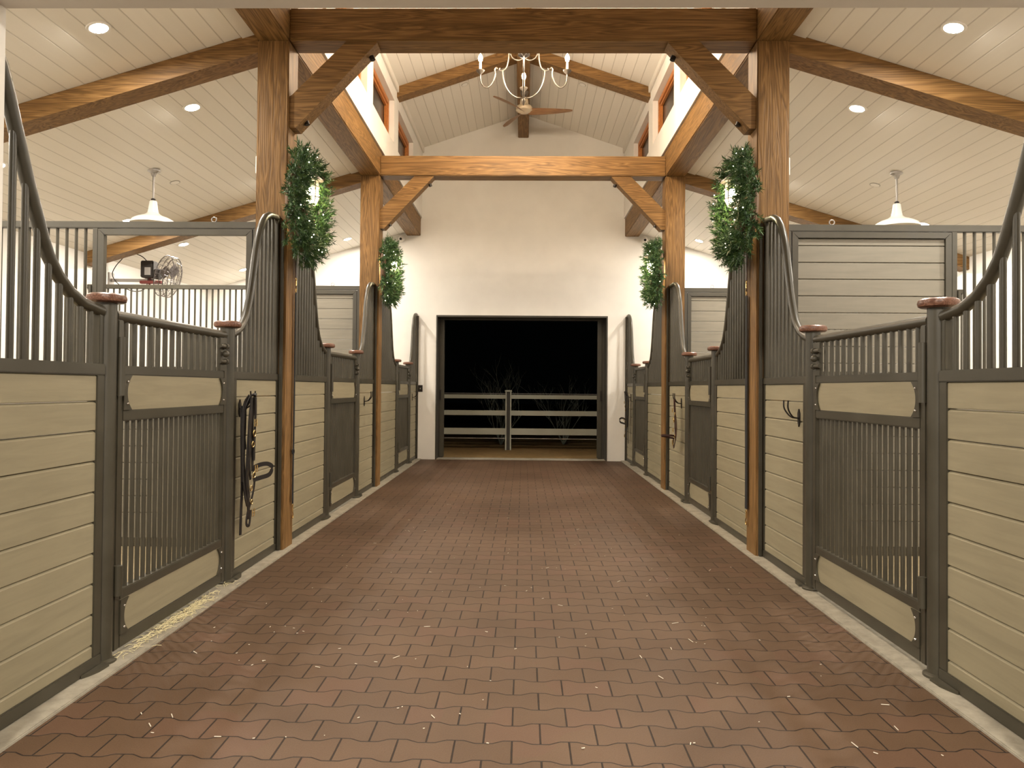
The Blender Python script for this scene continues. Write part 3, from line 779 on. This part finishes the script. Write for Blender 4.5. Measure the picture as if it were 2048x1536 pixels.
# ------------------------------------------------------------------ small wall boxes, cameras, switch
for s in (-1, 1):
    t = Thing('motion_sensor', 'small white sensor box on the outer side of the near %s timber post' % SD[s], 'sensor', (s*(POUT+.001), 5.70, 2.86), 'white sensor boxes')
    t.part('casing', MB().box(s*(POUT+.001), s*(POUT+.03), 5.67, 5.73, 2.86, 3.0, .005), M_WPL)
    t.part('window', MB().box(s*(POUT+.028), s*(POUT+.033), 5.68, 5.72, 2.90, 2.93), M_TRIM)
    cxx = s*2.09; cz = 3.80
    t = Thing('security_camera', 'small white dome camera on the end wall beside the %s beam end' % SD[s], 'camera', (cxx, YW, cz), 'security cameras')
    t.part('base', MB().lathe([(.055, YW-.001), (.055, YW-.03), (.045, YW-.045), (.0, YW-.05)][::1], (cxx, 0, cz), 24, axis=1), M_WPL)
    t.part('eyeball', MB().ball((cxx, YW-.06, cz-.01), .042, 16), M_WPL)
    t.part('lens', MB().lathe([(.022, YW-.095), (.022, YW-.105), (.0, YW-.106)], (cxx, 0, cz-.02), 16, axis=1), M_IRON)
t = Thing('light_switch', 'dark light switch on the white end wall left of the doorway', 'switch', (-1.735, YW, 1.18))
t.part('plate', MB().box(-1.775, -1.70, YW-.008, YW-.0005, 1.16, 1.275, .002), M_IRON)
t.part('toggle', MB().box(-1.745, -1.73, YW-.022, YW-.006, 1.205, 1.23), M_CHROME)

# ------------------------------------------------------------------ stall fan
t = Thing('wall_fan', 'caged drum fan on a wall arm, seen through the empty window frame on the left', 'fan', (-XO, 9.8, 2.62))
ax = Vector((.975, .06, -.24)).normalized(); cc = Vector((-4.64, 9.75, 2.66)); u_ = ax.cross(Vector((0, 0, 1))).normalized(); v_ = u_.cross(ax).normalized()
def circ(r, off, n=40): return [cc+ax*off+(u_*math.cos(2*math.pi*k/n)+v_*math.sin(2*math.pi*k/n))*r for k in range(n)]
cage = MB()
for r, off, th in ((.27, -.06, .006), (.27, .0, .004), (.265, .05, .006), (.21, .085, .0025), (.15, .10, .0025), (.09, .105, .0025), (.06, .105, .003), (.2, -.095, .0025), (.12, -.11, .0025)):
    cage.tube(circ(r, off), th, 6, closed=True)
for k in range(28):
    a = 2*math.pi*k/28; d = u_*math.cos(a)+v_*math.sin(a)
    cage.tube([cc+ax*.105+d*.06, cc+ax*.10+d*.15, cc+ax*.085+d*.21, cc+ax*.05+d*.265, cc-ax*.06+d*.27, cc-ax*.095+d*.2, cc-ax*.11+d*.12], .002, 5)
t.part('cage', cage, M_FCAGE)
t.part('blades', (lambda mb: [mb.strap([cc+(u_*math.cos(a)+v_*math.sin(a))*.04, cc+(u_*math.cos(a)+v_*math.sin(a))*.24], .12, .004, tuple((u_*-math.sin(a)+v_*math.cos(a))+ax*.5)) for a in (0.3, 2.4, 4.5)] and mb)(MB()), M_FCAGE)
mo = MB().tube([cc-ax*.26, cc-ax*.10], .07, 18); t.part('motor', mo, M_IRON)
t.part('control_box', MB().box(-4.97, -4.80, 9.66, 9.80, 2.64, 2.86, .01), M_IRON)
t.part('badge', MB().box(-4.91, -4.83, 9.652, 9.66, 2.67, 2.77), M_GALV)
t.part('arm', MB().box(-XO+.001, -4.86, 9.80, 9.84, 2.60, 2.64, .003).box(-XO+.001, -5.43, 9.76, 9.88, 2.52, 2.72, .003), M_GALV)
t.part('bracket', MB().box(-5.02, -4.74, 9.74, 9.80, 2.57, 2.61, .004).cyl((-4.9, 9.77, 2.5), (-4.9, 9.77, 2.7), .014, 10), M_RED)
t.part('cable', MB().tube(cr([(-5.33, 9.8, 3.0), (-5.27, 9.8, 2.93), (-5.36, 9.78, 2.80), (-5.40, 9.78, 2.68), (-5.3, 9.78, 2.55), (-5.1, 9.78, 2.47), (-4.95, 9.77, 2.52), (-4.92, 9.77, 2.72), (-4.95, 9.77, 2.88), (-5.1, 9.78, 2.97), (-5.33, 9.8, 3.0)]), .006, 6), M_IRON)

# ------------------------------------------------------------------ hooks, halters, cross ties
def hook(s, y, z, label):
    t = Thing('bridle_hook', label, 'hook', (s*1.812, y, z), 'iron tack hooks'); X = s*1.812
    t.part('plate', MB().prism([(y-.018, z), (y, z+.03), (y+.018, z), (y+.014, z-.06), (y, z-.085), (y-.014, z-.06)], 0, X, X-s*.008), M_IRON)
    for d in (-1, 1):
        t.part('prong', MB().tube(cr([(X-s*.005, y+d*.006, z-.03), (X-s*.05, y+d*.02, z-.02), (X-s*.085, y+d*.035, z+.03), (X-s*.088, y+d*.042, z+.085)]), .005, 8), M_IRON)
def ring(mb, c, R, ax=0, r=.004, sx=1.0): return mb.torus(c, R, r, ax, 20, 6, sx)
def halter(s, y, z, label, sc, mat_, full):
    X = s*1.77; t = Thing('horse_halter', label, 'halter', (X, y, z), 'leather halters on the stall fronts')
    def P(dx, dy, dz): return (X-s*dx, y+dy*sc, z+dz*sc)
    st = MB()
    up = (0, 1, .0)
    if full:
        # crown and cheek straps falling from the hook, long tail of the lead
        st.strap(cr([P(.02, -.045, -.30), P(.01, -.05, -.1), P(.04, -.03, .03), P(.06, .0, .05), P(.05, .035, .02), P(.03, .05, -.12), P(.03, .055, -.3), P(.035, .05, -.45)]), .030, .006, (0, 1, 0))
        st.strap(cr([P(.0, -.055, -.02), P(.005, -.07, -.2), P(.01, -.065, -.5), P(.01, -.075, -.72), P(.01, -.08, -.84)]), .03, .006, up)
        st.strap(cr([P(.02, -.03, .02), P(.02, -.075, -.08), P(.02, -.09, -.25), P(.02, -.075, -.45), P(.025, -.05, -.58), P(.03, -.02, -.66)]), .032, .006, up)
        st.strap(cr([P(.06, .02, .03), P(.05, .05, -.08), P(.04, .065, -.22), P(.04, .06, -.38)]), .028, .006, up)
        st.strap(cr([P(.015, -.04, .01), P(.01, -.03, -.15), P(.01, -.045, -.36), P(.015, -.02, -.55)]), .036, .006, up)
        st.strap(cr([P(.05, -.02, .03), P(.04, -.03, -.15), P(.04, -.02, -.32), P(.03, -.03, -.5), P(.03, -.01, -.62), P(.03, .01, -.75)]), .036, .006, up)
        st.strap(cr([P(.035, .02, .0), P(.03, .0, -.12), P(.03, .02, -.25), P(.03, .01, -.4), P(.03, .03, -.5)]), .024, .006, up)
        st.strap(cr([P(.03, .06, -.40), P(.04, .075, -.50), P(.035, .07, -.58), P(.03, .03, -.66), P(.03, -.02, -.72), P(.03, -.03, -.78), P(.03, .02, -.79), P(.03, .04, -.7)]), .020, .006, up)
        st.strap(cr([P(.03, -.01, .035), P(.02, -.06, -.02), P(.015, -.075, -.16), P(.015, -.07, -.34), P(.02, -.06, -.50)]), .05, .008, up)
        st.strap(cr([P(.045, .0, .035), P(.04, -.01, -.1), P(.035, -.03, -.3), P(.03, -.03, -.5), P(.03, .0, -.62)]), .045, .007, up)
        # noseband standing out into the aisle
        st.strap(cr([P(.035, .05, -.43), P(.07, .09, -.41), P(.10, .15, -.41), P(.118, .185, -.435), P(.11, .16, -.48), P(.075, .09, -.495), P(.04, .05, -.505)]), .028, .006, (0, 0, 1))
        rg = [(.05, .035, -.2, .02), (.05, .01, -.27, .018), (.05, -.01, -.55, .018), (.05, .04, -.47, .02), (.05, .0, -.64, .015)]
        bk = [(.055, .03, -.43), (.055, .01, -.13), (.05, .0, -.71)]
    else:
        st.strap(cr([P(.05, -.03, .03), P(.045, -.05, -.12), P(.04, -.09, -.3), P(.05, -.10, -.42)]), .024, .006, up)
        st.strap(cr([P(.05, .02, .03), P(.045, .01, -.14), P(.04, -.02, -.28), P(.04, -.04, -.45)]), .026, .006, up)
        st.strap(cr([P(.04, .05, .01), P(.03, .05, -.16), P(.035, .03, -.30), P(.03, .0, -.44)]), .024, .006, up)
        st.strap(cr([P(.05, -.10, -.42), P(.045, -.02, -.48), P(.04, .06, -.54), P(.04, .10, -.50), P(.04, .05, -.42), P(.05, -.04, -.42)]), .022, .006, (0, 0, 1))
        st.strap(cr([P(.04, -.07, -.40), P(.11, -.08, -.39), P(.18, -.06, -.39), P(.195, -.03, -.40), P(.14, .0, -.41), P(.05, .0, -.43)]), .022, .006, (0, 0, 1))
        rg = [(.055, -.06, -.14, .018), (.055, -.01, -.22, .02), (.055, .03, -.2, .017), (.06, -.08, -.40, .02), (.055, .04, -.5, .016)]
        bk = [(.055, .01, -.1), (.055, -.03, -.33), (.055, .0, -.47)]
    t.part('strap', st, mat_)
    rm = MB(); [ring(rm, P(a, b_, c), r*sc) for a, b_, c, r in rg]; t.part('ring', rm, M_BRASS)
    bm_ = MB()
    for a, b_, c in bk:
        p = P(a+.012, b_, c); w, h = .019*sc, .022*sc
        bm_.tube([(p[0], p[1]-w, p[2]-h), (p[0], p[1]+w, p[2]-h), (p[0], p[1]+w, p[2]+h), (p[0], p[1]-w, p[2]+h)], .0035, 6, closed=True).cyl((p[0], p[1]-w, p[2]), (p[0], p[1]+w, p[2]), .003, 6)
    t.part('buckle', bm_, M_BRASS)
    return t
hook(-1, 4.84, 1.12, 'iron hook carrying the halter by the nearest left stall door')
halter(-1, 4.83, 1.13, 'black and brown leather halter with brass rings hanging by the nearest left stall door', 1.0, M_BLK, True)
hook(-1, 8.66, 1.10, 'empty iron hook beside the middle left stall door')
hook(-1, 12.42, 1.10, 'empty iron hook beside the farthest left stall door')
hook(1, 4.87, 1.09, 'empty two-pronged iron hook beside the nearest right stall door')
hook(1, 8.46, 1.11, 'iron hook carrying the halter by the middle right stall door')
halter(1, 8.42, 1.10, 'dark brown leather halter hanging by the middle right stall door', .95, M_LEA, False)
hook(1, 12.42, 1.13, 'iron hook carrying the halter by the farthest right stall door')
halter(1, 12.42, 1.14, 'black halter and lead hanging by the farthest right stall door', .95, M_BLK, True)

def snap(mb, x, y, z, up=1):
    mb.torus((x, y, z), .012, .0032, 0, 14, 6).cyl((x, y, z-.012), (x, y, z-.05), .006, 8)
    mb.tube(cr([(x, y, z-.05), (x, y+.014, z-.07), (x, y+.012, z-.095), (x, y-.006, z-.10), (x, y-.010, z-.075)]), .0038, 6)
    return mb
def cross_tie(s, y, w, label, gap):
    X = s*(PIN-.012); t = Thing('cross_tie', label, 'tie strap', (X, y, .2), 'cross tie straps on the near posts')
    t.part('wall_ring', MB().torus((X, y-.01, 2.34), .03, .004, 0, 18, 6).box(s*PIN, X+s*.004, y-.03, y+.01, 2.35, 2.40, .002), M_BRASS)
    t.part('safety_strap', MB().strap(cr([(X, y-.01, 2.32), (X-s*.006, y, 2.2), (X-s*.008, y+.005, 2.08)]), .028, .006, (0, 1, 0)), M_LEA)
    t.part('snap', snap(MB(), X-s*.008, y+.005, 2.07), M_BRASS)
    pts = [(X-s*.006, y+.006, 1.96), (X-s*.004, y+.012, 1.5), (X-s*.004, y+.010, 1.0), (X-s*.003, y+.006, .6), (X-s*.004, y+.004, .33)]
    t.part('strap', MB().strap(cr(pts), w, .006, (0, 1, 0)), M_WEB)
    if gap:
        t.part('strap_loop', MB().torus((X-s*.008, y-.012, .735), .02, .006, 0, 14, 6).strap([(X-s*.008, y-.02, .36), (X-s*.004, y, .45)], .02, .006, (0, 1, 0)), M_WEB)
    t.part('snap', snap(MB(), X-s*.004, y+.004, .32 if gap else .31), M_BRASS)
cross_tie(-1, 5.775, .026, 'thin black cross-tie strap with brass snaps on the near left timber post', True)
cross_tie(1, 5.785, .05, 'broad black cross-tie strap with brass snaps on the near right timber post', False)

# ------------------------------------------------------------------ outside: fence and bare shrubs
t = Thing('yard_fence', 'three-rail fence with a central post in the dark yard beyond the doorway', 'fence', (-.25, 15.25, -.02))
for k, (za, zb) in enumerate(((1.02, 1.10), (.68, .78), (.29, .42))):
    t.part('rail', MB().box(-4.2, -.325, 15.22, 15.26, za, zb, .004), M_VINYL)
    t.part('rail', MB().box(-.205, 4.2, 15.22, 15.26, za, zb, .004), M_VINYL)
t.part('thin_bar', MB().cyl((-4.2, 15.25, 1.125), (4.2, 15.25, 1.12), .008, 8), M_GALV)
t.part('thin_bar', MB().cyl((-4.2, 15.25, .215), (4.2, 15.25, .21), .008, 8), M_GALV)  # thin grey bar below the bottom rail
ps = MB().box(-.325, -.30, 15.19, 15.31, -.02, 1.16).box(-.23, -.205, 15.19, 15.31, -.02, 1.16)
t.part('post', ps, M_VINYL)
t.part('post_core', MB().box(-.30, -.23, 15.24, 15.30, -.02, 1.16), M_DOORD)
t.part('post_cap', MB().box(-.335, -.195, 15.18, 15.32, 1.16, 1.195, .004), M_VINYL)
def shrub(x, y, h, seed, label):
    rnd = random.Random(seed); mb = MB()
    def br(p, d, L, r, n):
        pts = [p]; q = p; dd = d
        for i in range(4):
            dd = (dd+Vector((rnd.uniform(-.16, .16), rnd.uniform(-.16, .16), rnd.uniform(-.03, .12)))).normalized(); q = q+dd*L/4; pts.append(q)
        mb.tube(pts, [r*(1-.17*i) for i in range(5)], 6)
        if n > 0:
            for i in range(3):
                st = pts[rnd.randint(1, 4)]; a = rnd.uniform(0, 6.28)
                br(st, (dd+Vector((math.cos(a), math.sin(a), .3))*.7).normalized(), L*rnd.uniform(.5, .75), r*.55, n-1)
    for k in range(6):
        a = k*1.05+rnd.random(); br(Vector((x, y, -.03)), Vector((math.cos(a)*.45, math.sin(a)*.3, 1)).normalized(), h*rnd.uniform(.4, .55), .016, 3)
    solid('bare_shrub', mb, M_BARK, label, 'shrub', 'bare shrubs in the yard')
shrub(-.45, 16.6, 1.9, 3, 'bare branching shrub behind the left half of the yard fence')
shrub(.95, 16.9, 1.6, 9, 'bare branching shrub behind the right half of the yard fence')

# ------------------------------------------------------------------ straw
rnd = random.Random(5); mb = MB()
for i in range(150):
    x, y = rnd.uniform(-1.55, 1.55), 2.6+rnd.random()**1.6*5.5
    a = rnd.uniform(0, 6.28); L = rnd.choice((.006, .008, .012, .035))*rnd.uniform(.7, 1.3)
    mb.strap([(x, y, .003), (x+math.cos(a)*L, y+math.sin(a)*L, .004)], .003, .002, (-math.sin(a), math.cos(a), 0))
o = solid('scattered_chips', mb, M_CHIP, 'pale straw bits and chips scattered over the brown pavers', 'straw'); o['kind'] = 'stuff'
mb = MB()
for i in range(300):
    y = rnd.gauss(3.95, .30); y = min(max(y, 3.32), 4.6)
    x = -1.80+abs(rnd.gauss(0, .035)) if i < 300 else -1.78+rnd.random()*.14
    a = rnd.uniform(0, 6.28) if rnd.random() < .4 else rnd.gauss(1.57, .5); L = rnd.uniform(.02, .07)
    z = .014+rnd.random()*.012
    if x+math.cos(a)*L > -1.714+.0 and rnd.random() < .6: continue
    mb.tube([(x, y, z), (x+math.cos(a)*L*.5, y+math.sin(a)*L*.5, z+.004), (x+math.cos(a)*L, y+math.sin(a)*L, z)], .0013, 4)
o = solid('spilled_hay', mb, M_STRAW, 'spilled yellow hay on the concrete strip under the nearest left stall door', 'hay'); o['kind'] = 'stuff'
